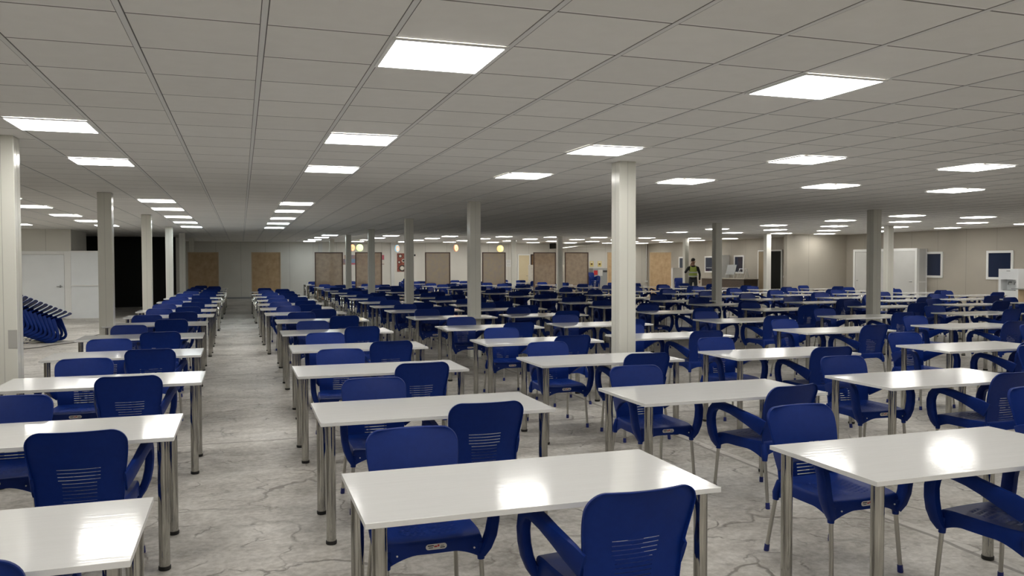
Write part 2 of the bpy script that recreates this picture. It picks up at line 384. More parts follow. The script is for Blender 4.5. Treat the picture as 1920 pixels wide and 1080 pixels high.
def far_table():
    bm = top_bm(); bm.normal_update()
    for f in bm.faces: f.material_index = 0 if abs(f.normal.z) > .5 else 1
    for (x, y) in LP:
        tube(bm, [(x, y, .02), (x, y, TH-.022)], .0295, 10, mi=2); tube(bm, [(x, y, 0), (x, y, .022)], .033, 10, mi=3)
    return me_new(bm, ['laminate', 'edge', 'chrome', 'rubber'], False, 'table')
FART = far_table()

# ------------------------------------------------------------------ chair
def back_mesh(bm, nu=26):
    zs = [.425, .443]
    z = .462
    while z < .640: zs += [z, z+.0044]; z += .0195       # slot rows
    zs += [.662, .69, .715, .74, .768]
    r = .075; zt = .768
    for a in range(1, 9): zs.append(zt+r*math.sin(a/8*math.pi/2))
    slots = {}
    z = .462; k = 0
    while z < .640: slots[round(z, 4)] = (.072+.034*(z-.462)/.18); z += .0195
    def hw(z):
        if z > zt: return .238-r+math.sqrt(max(0, r*r-(z-zt)**2))
        if z < .5: return .205+.006*(z-.425)/.075
        t = (z-.5)/(zt-.5); return .211+.027*(t*t*(3-2*t))
    def pt(u, z, off=0.):
        w = hw(z); t = (z-.425)/.43
        y = -.205-.022*t-.100*t*t+.028*u*u*(.3+.7*t)
        sag = -.006*math.cos(u*math.pi/2)*(1 if .455 < z < .65 else 0)
        return Vector((u*w, y-off, z+sag))
    # slot widths need vertices at their ends: use fixed absolute |x| columns for inner part
    rows = []
    us = [-1+2*i/nu for i in range(nu+1)]
    for z in zs: rows.append([bm.verts.new(pt(u, z)) for u in us])
    for j in range(len(rows)-1):
        zk = round(zs[j], 4); sl = slots.get(zk)
        for i in range(nu):
            um = (us[i]+us[i+1])/2
            if sl and abs(um)*hw(zs[j]) < sl and j+1 < len(rows) and abs(zs[j+1]-zs[j]-.0044) < 1e-4: continue
            bm.faces.new((rows[j][i], rows[j][i+1], rows[j+1][i+1], rows[j+1][i]))
    # rolled rim
    rim = [rows[j][0] for j in range(len(rows))]+[v for v in rows[-1][1:-1]]+[rows[j][-1] for j in reversed(range(len(rows)))]
    prev = None
    for v in rim:
        c = v.co; d = Vector((c.x, 0, max(0, c.z-.66)*1.5)); d = d.normalized()*.004 if d.length > 0 else d
        n1 = bm.verts.new(c+d+Vector((0, -.006, 0))); n2 = bm.verts.new(c+d*.9+Vector((0, -.018, 0)))
        if prev:
            bm.faces.new((prev[0], v, n1, prev[1])); bm.faces.new((prev[1], n1, n2, prev[2]))
        prev = (v, n1, n2)
    solid(bm, .0045)
def seat_mesh(bm, n=44):
    X, Y0, Y1 = .228, -.215, .245
    def groove(x, y):
        ax = abs(x); 
        if .02 < ax < .135 and -.09 < y < .17:
            return math.sin((y+.35*ax)*2*math.pi/.034) > .45
        return False
    V = []
    for j in range(n+1):
        row = []
        for i in range(n+1):
            u, v = -1+2*i/n, -1+2*j/n
            k = 1-.055*(u*u*v*v)
            x = u*X*k*(.93+.07*(v+1)/2); y = (Y0+Y1)/2+v*(Y1-Y0)/2*k
            z = .446-.016*(1-u*u)*(1-v*v)-.010*max(0, v-.55)**2*5+.01*max(0, -v-.6)
            if groove(x, y): z -= .0045
            row.append(bm.verts.new((x, y, z)))
        V.append(row)
    for j in range(n):
        for i in range(n): bm.faces.new((V[j][i], V[j][i+1], V[j+1][i+1], V[j+1][i]))
    loop = [V[0][i] for i in range(n+1)]+[V[j][n] for j in range(1, n+1)]+[V[n][i] for i in range(n-1, -1, -1)]+[V[j][0] for j in range(n-1, 0, -1)]
    prev = first = None
    for v in loop:
        c = v.co; cx, cy = c.x, c.y-.015
        sx = min(1, abs(cx)/X); sy = min(1, abs(cy)/.23)
        corner = max(0, min(sx, sy)-.0); corner = (max(0, (corner-.35)/.65))**1.6
        d = Vector((cx, cy, 0)).normalized()
        zb = .378-.060*corner
        a = bm.verts.new((c.x+d.x*.007, c.y+d.y*.007, c.z-.006)); b = bm.verts.new((c.x+d.x*.012, c.y+d.y*.012, c.z-.018))
        e = bm.verts.new((c.x+d.x*.014, c.y+d.y*.014, zb)); q = (v, a, b, e)
        if prev:
            for k in range(3): bm.faces.new((prev[k], q[k], q[k+1], prev[k+1]))
        else: first = q
        prev = q
    for k in range(3): bm.faces.new((prev[k], first[k], first[k+1], prev[k+1]))
    solid(bm, .0045)
    # leg sockets
    for sx in (-1, 1):
        tube(bm, [(sx*.219, .226, .40), (sx*.222, .228, .318)], [.024, .0175], 10)
        tube(bm, [(sx*.203, -.208, .43), (sx*.212, -.228, .36), (sx*.214, -.232, .318)], [.02, .024, .0175], 10)
def arm_mesh(bm, s):
    path = [(.222, .232, .345), (.245, .240, .385), (.266, .243, .44), (.278, .243, .50), (.283, .240, .56), (.283, .226, .610), (.281, .198, .642), (.278, .155, .657), (.274, .10, .652), (.268, .04, .641), (.259, -.03, .620), (.247, -.10, .596), (.234, -.165, .572), (.219, -.222, .545)]
    pa = [.020, .023, .025, .025, .025, .026, .028, .029, .029, .027, .024, .019, .013, .008]
    pb = [.024, .033, .037, .037, .036, .033, .030, .028, .029, .031, .036, .046, .056, .060]
    sweep(bm, [(s*x, y, z) for x, y, z in path], lambda i, n: (pa[i], pb[i]))
def gusset(bm, s):
    pass
LEGS = [((.221, .228, .335), (.236, .252, .012)), ((-.221, .228, .335), (-.236, .252, .012)), ((.213, -.231, .335), (.236, -.285, .012)), ((-.213, -.231, .335), (-.236, -.285, .012))]
def c_leg(bm, k, seg=10, mi=0):
    a, b = LEGS[k]; tube(bm, [a, b], .0118, seg, mi)
def c_cap(bm, k, seg=10, mi=0):
    a, b = Vector(LEGS[k][0]), Vector(LEGS[k][1]); t = (a-b).normalized()
    p = b+t*.03; e = Vector((b.x, b.y, 0)); tube(bm, [p, e+Vector((0, 0, .004)), e], [.0148, .0158, .0145], seg, mi)
def c_sticker(bm, base=0):
    # rounded pill on the front apron
    y = .2605; pts = []
    for k in range(16):
        th = -math.pi/2+math.pi*k/15 if k < 8 else math.pi/2+math.pi*(k-8)/7
    pts = [(.036+.013*math.cos(a), .410+.013*math.sin(a)) for a in [(-math.pi/2+math.pi*k/8) for k in range(9)]]+[(-.036+.013*math.cos(a), .410+.013*math.sin(a)) for a in [(math.pi/2+math.pi*k/8) for k in range(9)]]
    f = bm.faces.new([bm.verts.new((x, y+.0012, z)) for x, z in pts]); f.material_index = base
    e = bmesh.ops.extrude_face_region(bm, geom=[f]); bmesh.ops.translate(bm, vec=(0, -.0012, 0), verts=[v for v in e['geom'] if isinstance(v, bmesh.types.BMVert)])
    def q(x0, x1, z0, z1, mi): box(bm, x0, x1, y+.001, y+.0018, z0, z1, mi=base+mi)
    q(.012, .040, .413, .418, 2); q(.016, .036, .405, .4085, 2); q(-.004, .010, .408, .414, 1); q(-.014, -.006, .410, .419, 1); q(-.040, -.018, .403, .4075, 2); q(-.036, -.020, .412, .4145, 2)
def mk(fn, mats, smooth=True, nm='part'):
    bm = bmesh.new(); fn(bm); return me_new(bm, mats, smooth, nm)
C_SEAT = mk(seat_mesh, 'blue', nm='seat'); C_BACK = mk(back_mesh, 'blue', nm='backrest')
C_ARM = [mk(lambda b, s=s: arm_mesh(b, s), 'blue', nm='armrest') for s in (-1, 1)]
C_LEG = [mk(lambda b, k=k: c_leg(b, k), 'satin', nm='leg') for k in range(4)]
C_CAP = [mk(lambda b, k=k: c_cap(b, k), 'cap', nm='foot_cap') for k in range(4)]
C_STK = mk(c_sticker, ['sticker', 'red', 'ink'], False, 'sticker')
def c_screws(bm):
    for s in (-1, 1): tube(bm, [(s*.18, .2585, .385), (s*.18, .263, .385)], .0045, 8)
C_SCR = mk(c_screws, 'screw', True, 'screw')
def c_far(bm):
    back_mesh(bm, 12); 
    b2 = bmesh.new(); seat_mesh(b2, 12); tmp = bpy.data.meshes.new('tmp'); b2.to_mesh(tmp); b2.free(); bm.from_mesh(tmp); bpy.data.meshes.remove(tmp)
    for s in (-1, 1): arm_mesh(bm, s)
    for k in range(4): c_leg(bm, k, 6, 1); c_cap(bm, k, 6, 2)
    box(bm, -.049, .049, .258, .2615, .397, .423, mi=3)
C_FAR = mk(c_far, ['blue', 'satin', 'cap', 'sticker'], True, 'chair')
def build_chair():
    r = root('armchair')
    ob('seat', C_SEAT, r); ob('backrest', C_BACK, r)
    for m in C_ARM: ob('armrest', m, r)
    for k in range(4):
        l = ob('leg', C_LEG[k], r); c = ob('foot_cap', C_CAP[k], l)
    tag(ob('sticker', C_STK, r), 'white rounded sticker with red and black print'); ob('screw', C_SCR, r)
    return r
def copy_tree(o, parent=None):
    c = o.copy(); COL.objects.link(c); c.parent = parent
    for ch in list(o.children): copy_tree(ch, c)
    return c
PROTO = build_chair(); used = [False]
def place_chair(x, y, rz, lb, group, full=True, rot=None, z=0.):
    if full:
        if used[0]: o = copy_tree(PROTO)
        else: o = PROTO; used[0] = True
    else: o = ob('armchair', C_FAR)
    o.location = (x, y, z); o.rotation_euler = rot if rot else (0, 0, rz)
    return tag(o, lb, 'chair', group)
def build_table():
    r = root('table'); ob('tabletop', TOP, r)
    for x, y in LP:
        l = ob('leg', LEG, r, (x, y, 0)); ob('foot_cap', FOOT, l); ob('mounting_plate', PLATE, l)
    return r
TPROTO = build_table(); tused = [False]
def place_table(x, y, rz, lb, full, group='white rectangular canteen tables in rows'):
    if full:
        if tused[0]: o = copy_tree(TPROTO)
        else: o = TPROTO; tused[0] = True
    else: o = ob('table', FART)
    o.location = (x, y, 0); o.rotation_euler = (0, 0, rz)
    return tag(o, lb, 'table', group)
def in_view(pts, m=0):
    P = [proj(*p) for p in pts]; P = [p for p in P if p[2] > .3]
    return bool(P) and min(p[0] for p in P) < 1920-m and max(p[0] for p in P) > m and min(p[1] for p in P) < 1080 and max(p[1] for p in P) > 0
ROWS = [3.65, 5.68, 7.78, 9.82, 12.02, 14.42, 16.55, 18.45, 20.45, 22.6, 24.95, 27.3, 29.7, 32.0, 34.2, 37.95, 39.9]
# column: left x, far-left drift, last row index, phrase
COLS = [
 (-1.85, 14, 'line left of the aisle'), (.43, 12, 'line right of the aisle'), (2.66, 16, 'second line right of the aisle'), (4.60, 16, 'third line right of the aisle'),
 (7.22, 16, 'fourth line right of the aisle'), (9.75, 16, 'fifth line right of the aisle'), (12.4, 16, 'sixth line right of the aisle'), (14.85, 13, 'seventh line right of the aisle'),
 (17.1, 12, 'eighth line right of the aisle'), (19.4, 10, 'rightmost line by the right wall')]
SPEC = {(0, 0): (-1.85, 3.575), (0, 1): (-1.86, 5.54), (0, 2): (-1.81, 7.7), (0, 3): (-1.91, 9.8), (1, 0): (.42, 3.70), (1, 1): (.44, 5.66), (1, 2): (.44, 7.77), (1, 3): (.52, 9.8), (2, 0): (2.6, 3.55), (2, 1): (2.57, 5.62), (2, 2): (2.64, 7.76),
        (2, 3): (2.71, 9.78), (3, 1): (4.66, 5.62), (3, 2): (4.66, 7.62), (4, 2): (7.14, 7.42), (5, 3): (9.66, 9.75), (2, 4): (2.79, 12.05)}
chairs = []; rnd = random.Random(11)
for ci, (x0, last, ph) in enumerate(COLS):
    vis = 0
    for ri, y in enumerate(ROWS):
        if ri > last: break
        dx = 0.
        if ci in (0,): dx = -.17*min(1, ri/4) if ri > 3 else 0
        if ci == 1: dx = (0, 0, 0, .08, .06, .1, .0, -.05, -.08, -.02, -.1, -.1, -.1, 0, 0, 0, 0)[ri]
        if ci == 2 and ri > 3: dx = .13
        if ci >= 4 and ri > 4: dx = .13
        jx, jy, jr = rnd.uniform(-.03, .03), rnd.uniform(-.04, .04), rnd.uniform(-.006, .006)
        if (ci, ri) in SPEC: X, Y = SPEC[(ci, ri)]; jr *= .5
        else: X, Y = x0+dx+jx, y+jy
        a = [rnd.uniform(-1, 1) for _ in range(6)]
        if ci == 9 and Y < 17.5: continue
        if X > 17 and Y > 26.2 and X+TW > 19.9: continue
        if not in_view([(X, Y, .75), (X+TW, Y, .75), (X, Y-TD, .75), (X+TW, Y-TD, .75), (X, Y, 0), (X+TW, Y, 0)], 2): tv = False
        else: tv = True
        if tv:
            lb = 'white table with chrome legs, %s from the front, %s' % (ORD[vis], ph)
            place_table(X, Y, jr, lb, Y < 21)
            ordn = ORD[vis]; vis += 1
        else: ordn = None
        # far-side chair faces the camera, near-side chair turns its back
        fx, fy, fr = X+.47+a[0]*.03+(.05 if ci > 1 else 0), Y+.15+a[1]*.03, math.pi+a[2]*.06
        nx, ny, nr = X+1.02+a[3]*.05, Y-TD+.15+a[4]*.04, a[5]*.07
        over = {(1, 0, 0): (.83, 3.84, math.pi), (1, 0, 1): (1.43, 3.03, .03), (1, 1, 1): (1.44, 5.07, -.02), (1, 1, 0): (.93, 5.76, math.pi), (0, 1, 1): (-.81, 4.93, -.02),
                (0, 2, 0): (-1.35, 7.9, math.pi+.02), (0, 2, 1): (-.83, 7.10, .0), (2, 0, 0): (3.17, 3.74, math.pi+.03), (2, 1, 1): (3.62, 5.02, .16), (2, 0, 1): (3.62, 2.98, .05), (0, 0, 0): (-1.28, 3.92, math.pi+.05)}
        for side, (cx, cy, cr) in enumerate(((fx, fy, fr), (nx, ny, nr))):
            if (ci, ri, side) in over: cx, cy, cr = over[(ci, ri, side)]
            # pillars: keep chairs off them
            if any(abs(cx-px) < .42 and abs(cy-py) < .42 for px, py, _ in PIL): continue
            if in_view([(cx+sx*.27, cy+sy*.27, zz) for sx in (-1, 1) for sy in (-1, 1) for zz in (0, .85)], 3):
                if ordn: lb = ('blue plastic armchair facing camera behind %s table, %s' if side == 0 else 'blue plastic armchair, back to camera, at %s table, %s') % (ordn, ph)
                else: lb = 'blue plastic armchair cut off by the photo edge, %s' % ph
                d = proj(cx, cy, .5)[2]
                chairs.append((d, cx, cy, cr, lb, ('armchairs facing the camera', 'armchairs with their backs to the camera')[side]))
chairs.sort(key=lambda c: c[0])
print('chairs in rows:', len(chairs))
NMAX = 272
for c in chairs[:NMAX]: place_chair(c[1], c[2], c[3], c[4], c[5], full=c[0] < 19)
if len(chairs) > NMAX:
    bm = bmesh.new()
    for c in chairs[NMAX:]:
        n0 = len(bm.verts); bm.from_mesh(C_FAR); bm.verts.ensure_lookup_table()
        bmesh.ops.transform(bm, matrix=Matrix.Translation((c[1], c[2], 0)) @ Matrix.Rotation(c[3], 4, 'Z'), verts=bm.verts[n0:])
    o = ob('distant_armchairs', me_new(bm, ['blue', 'satin', 'cap', 'sticker'], True, 'distant_armchairs'))
    tag(o, 'mass of tiny blue armchairs at the far end of the hall', 'chair', None, 'stuff')
# row of tables pulled to the far right near the wall
# ------------------------------------------------------------------ tipped stack of chairs by the white doors
BASE = Matrix(((0, 0, 1, 0), (1, 0, 0, 0), (0, -1, 0, 0), (0, 0, 0, 1)))   # lying on its front, seat facing right
pos = Vector((-4.42, 20.1, .245))
for k in range(14):
    RM = Matrix.Rotation(-.08, 4, 'Z') @ Matrix.Rotation(-.07-.026*k, 4, 'Y')
    up = RM @ Vector((1, 0, 0)); bk = RM @ Vector((0, 0, 1))
    o = copy_tree(PROTO); o.matrix_world = Matrix.Translation(pos) @ RM @ BASE
    tag(o, 'blue armchair in the tipped-over stack by the white doors, %s from its right end' % ORD[k], 'chair', 'armchairs in the tipped-over stack')
    pos = pos+Vector((-.083, 0, .019+.0008*k))

# ------------------------------------------------------------------ left wall: white cold-room doors
def cold_door():
    r = root('door_1', (-5.95, 28.5, 0)); struct(r)
    def fr(bm):
        box(bm, -1.0, -.9, -.09, -.001, 0, 2.12, bev=.004); box(bm, .72, .86, -.09, -.001, 0, 2.12, bev=.004); box(bm, -.9, .72, -.09, -.001, 2.02, 2.12, bev=.004)
    simple('door_frame', 'white_trim', fr, parent=r)
    d = bxo('door_leaf', 'cold', (-.89, .71, -.07, -.02, .02, 2.01), .004, r)
    def hd(bm): box(bm, .58, .62, -.085, -.0705, .98, 1.06, bev=.003); box(bm, .50, .66, -.115, -.09, 1.01, 1.03, bev=.004); tube(bm, [(.60, -.072, 1.02), (.60, -.1, 1.02)], .01, 8)
    simple('door_handle', 'grey', hd, parent=d)
cold_door()
def leaf2():
    r = root('door_2', (-4.62, 28.42, 0)); struct(r)
    bxo('door_leaf', 'cold', (-.42, .42, -.03, .03, .02, 2.08), .003, r)
    def fr(bm):
        box(bm, -.47, -.42, -.045, .045, 0, 2.13, bev=.003); box(bm, .42, .47, -.045, .045, 0, 2.13, bev=.003); box(bm, -.42, .42, -.045, .045, 2.08, 2.13, bev=.003)
        box(bm, -.42, .42, -.075, -.031, 1.02, 1.055, bev=.003); box(bm, -.42, .42, -.045, .045, 0, .02)
    simple('door_frame', 'white_trim', fr, parent=r)
leaf2()
def cable(bm):
    pts = [(-4.9, 17.2), (-4.3, 18.3), (-3.7, 19.2), (-3.2, 20.2), (-3.4, 21.2), (-2.9, 22.6), (-2.6, 24.2)]
    P = []
    for i in range(len(pts)-1):
        for s in range(6):
            t = s/6; a, b = Vector(pts[i]), Vector(pts[i+1]); p = a.lerp(b, t)
            P.append((p.x+.05*math.sin((i*6+s)*.9), p.y, .008))
    tube(bm, P, .008, 6)
tag(simple('floor_cable', 'cable', cable), 'thin grey cable snaking over the floor right of the tipped chair stack', 'cable')

# ------------------------------------------------------------------ freestanding screens
SCR = [(-2.08, -.88, 'oak', 'cork', 'leftmost brown chipboard screen, before the dark wall left of the aisle end'), (.42, 1.61, 'oak', 'cork', 'brown chipboard screen at the end of the line right of the aisle'),
       (3.03, 4.24, 'wenge', 'mesh1', 'third screen from left, woven brown with dark frame beside the slim pillar'), (4.77, 5.95, 'wenge', 'mesh1', 'woven brown screen below the green round sign'),
       (7.90, 9.07, 'wenge', 'mesh2', 'woven grey-brown screen between the food poster and the salmon round sign'), (10.59, 11.73, 'wenge', 'mesh2', 'woven grey-brown screen below the yellow round sign'),
       (13.11, 14.25, 'wenge', 'mesh1', 'woven brown screen in front of the pale crates'), (14.71, 15.94, 'wenge', 'mesh1', 'woven brown screen left of the two yellow posters'),
       (16.95, 18.2, 'oak', 'cork', 'tan screen half hidden by the large bright pillar'), (19.25, 20.45, 'oak', 'cork', 'rightmost tan chipboard screen, left of the person')]
for i, (x0, x1, fm, pm, lb) in enumerate(SCR):
    h = 2.2+.004*i; w2 = (x1-x0)/2
    r = tag(root('room_screen', ((x0+x1)/2, 36.0, 0)), lb, 'screen', 'freestanding brown screens at the far end')
    def fr(bm):
        t = .045
        box(bm, -w2, -w2+t, -.02, .02, .03, h); box(bm, w2-t, w2, -.02, .02, .03, h); box(bm, -w2+t, w2-t, -.02, .02, h-t, h); box(bm, -w2+t, w2-t, -.02, .02, .12, .12+t)
    simple('screen_frame', fm, fr, parent=r)
    bxo('screen_panel', pm, (-w2+.045, w2-.045, -.004, .004, .165, h-.045), 0, r)
    for s in (-1, 1): bxo('foot', fm, (s*(w2-.05)-.03, s*(w2-.05)+.03, -.2, .2, 0, .03), 0, r)

# ------------------------------------------------------------------ hanging round signs
for x, z, rr_, rot, mt, lb in ((4.9, 2.45, .155, .9, 's_orange', 'orange backlit round sign hanging right of a slim dark pillar'), (5.24, 2.45, .165, .45, 's_green', 'green backlit round sign hanging above a woven screen'),
                          (7.0, 2.42, .165, 1.12, 's_blue', 'pale blue round sign seen nearly edge-on above the food poster'), (9.86, 2.45, .16, 1.0, 's_salmon', 'salmon backlit round sign seen at a slant'),
                          (12.1, 2.43, .165, .12, 's_yellow', 'yellow backlit round sign hanging right of the central grey pillar')):
    y = 38.0
    r = tag(root('round_sign', (x, y, z), -.3+rot), lb, 'sign', 'hanging round backlit signs')
    def rim(bm):
        tube(bm, [(0, -.03, 0), (0, .03, 0)], rr_, 28)
    simple('sign_body', mt, rim, parent=r)
    f = simple('sign_face', 's_core', lambda bm: tube(bm, [(0, -.034, 0), (0, -.0301, 0)], rr_*.84, 28), parent=r)
    simple('sign_motif', mt, lambda bm: (tube(bm, [(0, -.037, -.02), (0, -.0341, -.02)], rr_*.36, 16), box(bm, -.012, .012, -.037, -.0341, 0, rr_*.6)), parent=r)
    simple('wire', 'dark', lambda bm: (tube(bm, [(-.05, 0, rr_-.008), (-.05, 0, CEIL-z)], .003, 5), tube(bm, [(.05, 0, rr_-.008), (.05, 0, CEIL-z)], .003, 5)), parent=r)

# ------------------------------------------------------------------ things on the far wall
W = YF-.002
def poster(name, m, x0, x1, z0, z1, lb, cat='poster', group=None, y=W, extra=None, mats=None):
    def fn(bm):
        box(bm, x0, x1, y-.012, y, z0, z1)
        if extra: extra(bm)
    return tag(simple(name, mats or m, fn), lb, cat, group)
poster('wall_poster', None, 4.88, 7.02, 1.66, 2.15, 'wide wall poster with orange, blue and pink figures behind the slim pillars', mats=['p_people', 'p_blue', 'p_pink', 'p_plate'],
       extra=lambda bm: (box(bm, 5.3, 5.62, W-.014, W-.012, 1.75, 1.95, mi=1), box(bm, 5.3, 5.65, W-.014, W-.012, 1.66, 1.74, mi=2), box(bm, 4.88, 5.0, W-.014, W-.012, 1.95, 2.15, mi=3), box(bm, 6.9, 7.02, W-.014, W-.012, 1.70, 1.90, mi=3), box(bm, 6.9, 7.02, W-.014, W-.012, 1.92, 2.15, mi=2)))
def food(bm):
    for cx, cz, r1, mi in ((7.86, 2.10, .10, 2), (8.02, 1.86, .09, 1), (7.80, 1.78, .07, 2), (7.95, 1.47, .17, 2)):
        tube(bm, [(cx, W-.014, cz), (cx, W-.012, cz)], r1, 20, mi); tube(bm, [(cx, W-.016, cz), (cx, W-.014, cz)], r1*.62, 20, 1 if mi == 2 else 2)
poster('food_poster', None, 7.69, 8.16, 1.29, 2.24, 'red poster with plates of food on the far wall left of a grey pillar', mats=['p_red', 'p_plate', 'p_dark'], extra=food)
def notice(bm):
    for k in range(5): box(bm, 13.68, 13.88, W-.0135, W-.012, 1.80-.045*k+.06, 1.812-.045*k+.06, mi=1)
poster('notice', None, 13.65, 13.92, 1.72, 1.90, 'upper white printed notice right of the yellow round sign', 'notice', 'paired white notices', mats=['paper', 'grey'],
       extra=lambda bm: [box(bm, 13.68, 13.88, W-.0135, W-.012, 1.745+.035*k, 1.755+.035*k, mi=1) for k in range(4)])
poster('notice', None, 13.65, 13.92, 1.52, 1.70, 'lower white printed notice right of the yellow round sign', 'notice', 'paired white notices', mats=['paper', 'grey'],
       extra=lambda bm: [box(bm, 13.68, 13.88, W-.0135, W-.012, 1.545+.035*k, 1.555+.035*k, mi=1) for k in range(4)])
for x0, lb in ((18.59, 'left small yellow poster above the grey service machine'), (19.08, 'right small yellow poster above the grey service machine')):
    poster('yellow_poster', None, x0, x0+.23, 1.51, 1.82, lb, 'poster', 'two small yellow posters', mats=['yellow', 'brown_ink', 'paper'],
           extra=lambda bm: (box(bm, x0+.06, x0+.17, W-.0135, W-.012, 1.60, 1.70, mi=1), box(bm, x0+.04, x0+.19, W-.0135, W-.012, 1.74, 1.78, mi=2)))
def wdoor(n, x0, x1, h, lm, fm, y=YF, boards=False):
    r = root('door_%d' % n, ((x0+x1)/2, y, 0)); struct(r); a = (x1-x0)/2
    simple('door_frame', fm, lambda bm: (box(bm, -a, -a+.06, -.05, -.001, 0, h), box(bm, a-.06, a, -.05, -.001, 0, h), box(bm, -a+.06, a-.06, -.05, -.001, h-.06, h)), parent=r)
    d = bxo('door_leaf', lm, (-a+.06, a-.06, -.035, -.002, .01, h-.06), 0, r)
    simple('door_handle', 'grey', lambda bm: tube(bm, [(a-.14, -.036, 1.02), (a-.14, -.075, 1.02), (a-.24, -.08, 1.02)], .01, 8), parent=d)
wdoor(3, 14.3, 15.03, 2.2, 'cream', 'white_trim')
wdoor(4, 15.06, 16.5, 2.2, 'door_brown', 'wenge')
def crates(k, x, y):
    r = tag(root('crate', (x, y, .52+.185*k)), 'pale slatted crate, %s from the bottom of the pile behind a woven screen' % ORD[k], 'crate', 'pale stacked crates at the far end')
    def fn(bm):
        for sx in (-1, 1): box(bm, sx*.88-.02, sx*.88+.02, -.3, .3, 0, .18)
        for zz in (0, .06, .12): box(bm, -.86, .86, -.3, -.285, zz+.015, zz+.05); box(bm, -.86, .86, .285, .3, zz+.015, zz+.05)
        for i in range(13): box(bm, -.86+.1433*i-.012, -.86+.1433*i+.012, -.305, -.301, 0, .18)
        box(bm, -.86, .86, -.284, .284, 0, .012)
    simple('crate_body', 'crate', fn, parent=r)
bt = root('low_bench', (15.0, 39.2, 0)); tag(bt, 'low bench carrying the pile of pale crates', 'bench')
bxo('bench_top', 'desk_top', (-.98, .98, -.35, .35, .47, .519), 0, bt)
for sx in (-1, 1):
    for sy in (-1, 1): bxo('leg', 'grey', (sx*.9-.02, sx*.9+.02, sy*.3-.02, sy*.3+.02, 0, .47), 0, bt)
for k in range(6): crates(k, 15.0, 39.2)
mc = tag(root('service_machine', (18.95, 41.35, 0)), 'grey service machine with red and white panels under two yellow posters', 'machine')
bxo('machine_body', 'grey', (-.48, .48, -.25, .3, 0, 1.42), .01, mc)
bxo('red_panel', 'red', (-.42, -.2, -.262, -.2505, 1.05, 1.3), 0, mc); bxo('white_panel', 'white', (-.16, .1, -.262, -.2505, 1.0, 1.34), 0, mc); bxo('display', 'dark', (.14, .4, -.262, -.2505, 1.2, 1.3), 0, mc)
sp = tag(bxo('wall_speaker', 'dark', (8.585, 8.65, YF-.08, YF-.001, 2.09, 2.19), .004), 'tiny black speaker high on the far wall', 'speaker')
for x, lb in ((22.12, 'white cable conduit in the far right corner'),):
    tag(simple('cable_conduit', 'white_trim', lambda bm: (tube(bm, [(22.12, 41.74, .7), (22.12, 41.74, 2.75)], .03, 8), box(bm, 22.06, 22.18, 41.70, 41.795, .6, .7))), lb, 'pipe')
tag(simple('cable_conduit', 'white_trim', lambda bm: (box(bm, 22.14, 22.199, 29.25, 29.31, 1.15, CEIL-.002), box(bm, 22.11, 22.199, 29.22, 29.34, 1.05, 1.15))), 'white cable conduit right of the dark open doorway', 'pipe')
tag(simple('hanging_ceiling_flap', ['ceiling', 'black'], lambda bm: (box(bm, -.02, 2.4, -1.2, -1.19, -.02, 0), box(bm, 0, 2.4, -.6, .6, -.012, 0, mtx=Matrix.Translation((0, 0, 0)) @ Matrix.Rotation(-.12, 4, 'Y')), box(bm, -.1, .0, -.6, .6, .0, .28, mi=1)), loc=(16.2, 41.0, 2.5)), 'sagging ceiling panel with a dark gap above the far wall', 'ceiling panel')  # black box painted as the dark inside the gap

# ------------------------------------------------------------------ right far wall
def window(n, x, y0, y1, z0, z1):
    r = root('window_%d' % n, (x, (y0+y1)/2, (z0+z1)/2)); struct(r); a, b = (y1-y0)/2, (z1-z0)/2; t = .075
    simple('window_frame', 'white_trim', lambda bm: (box(bm, -.04, -.001, -a, -a+t, -b, b), box(bm, -.04, -.001, a-t, a, -b, b), box(bm, -.04, -.001, -a+t, a-t, b-t, b), box(bm, -.04, -.001, -a+t, a-t, -b, -b+t)), parent=r)
    bxo('pane', 'glass', (-.02, -.001, -a+t, a-t, -b+t, b-t), 0, r)
window(1, XB, 37.5, 38.2, 1.28, 2.03); window(2, XB, 34.75, 35.65, 1.22, 2.04); window(3, XB, 32.3, 33.1, 1.2, 2.06)
window(4, XR, 21.62, 22.55, 1.17, 2.07); window(5, XR, 18.95, 19.9, 1.15, 2.07)
r = root('door_5', (XB, 30.35, 0)); struct(r)
simple('door_frame', 'white_trim', lambda bm: (box(bm, -.05, -.001, -.86, -.80, 0, 2.27), box(bm, -.05, -.001, .80, .86, 0, 2.27), box(bm, -.05, -.001, -.8, .8, 2.21, 2.27)), parent=r)
bxo('dark_opening', 'black', (-.01, -.001, -.8, .8, 0, 2.21), 0, r)  # black sheet across the doorway, coloured as the unlit space beyond
dl = bxo('door_leaf', 'door_tan', (-.045, -.011, .12, .8, .01, 2.2), 0, r)
simple('door_handle', 'grey', lambda bm: tube(bm, [(-.046, .2, 1.0), (-.09, .2, 1.0), (-.09, .3, 1.0)], .01, 8), parent=dl)
# desk with frames and lamp
dk = tag(root('desk', (21.1, 32.1, 0)), 'long dark desk against the right far wall beside the vest-wearing person', 'desk')
bxo('desk_top', 'desk_top', (-.4, .4, -1.95, 1.55, .97, 1.0), .003, dk); bxo('front_panel', 'desk', (-.36, -.33, -1.9, 1.5, .0, .97), 0, dk)
for yy in (-1.9, 1.47): bxo('side_panel', 'desk', (-.33, .36, yy, yy+.03, 0, .97), 0, dk)
def stand(bm, y0, w_, h_):
    for s in (0, 1):
        tube(bm, [(.12, y0+s*w_, 0.0), (-.05+.10, y0+s*w_+.03, h_)], .012, 6); tube(bm, [(-.12, y0+s*w_, 0.0), (.05, y0+s*w_+.03, h_)], .012, 6)
    tube(bm, [(.05, y0, h_), (.05, y0+w_+.05, h_)], .014, 6)
tag(simple('folding_stand', 'white_trim', lambda bm: stand(bm, 0, .55, .42), loc=(21.1, 30.55, 1.013)), 'white folding frame standing open on the right end of the dark desk', 'stand')
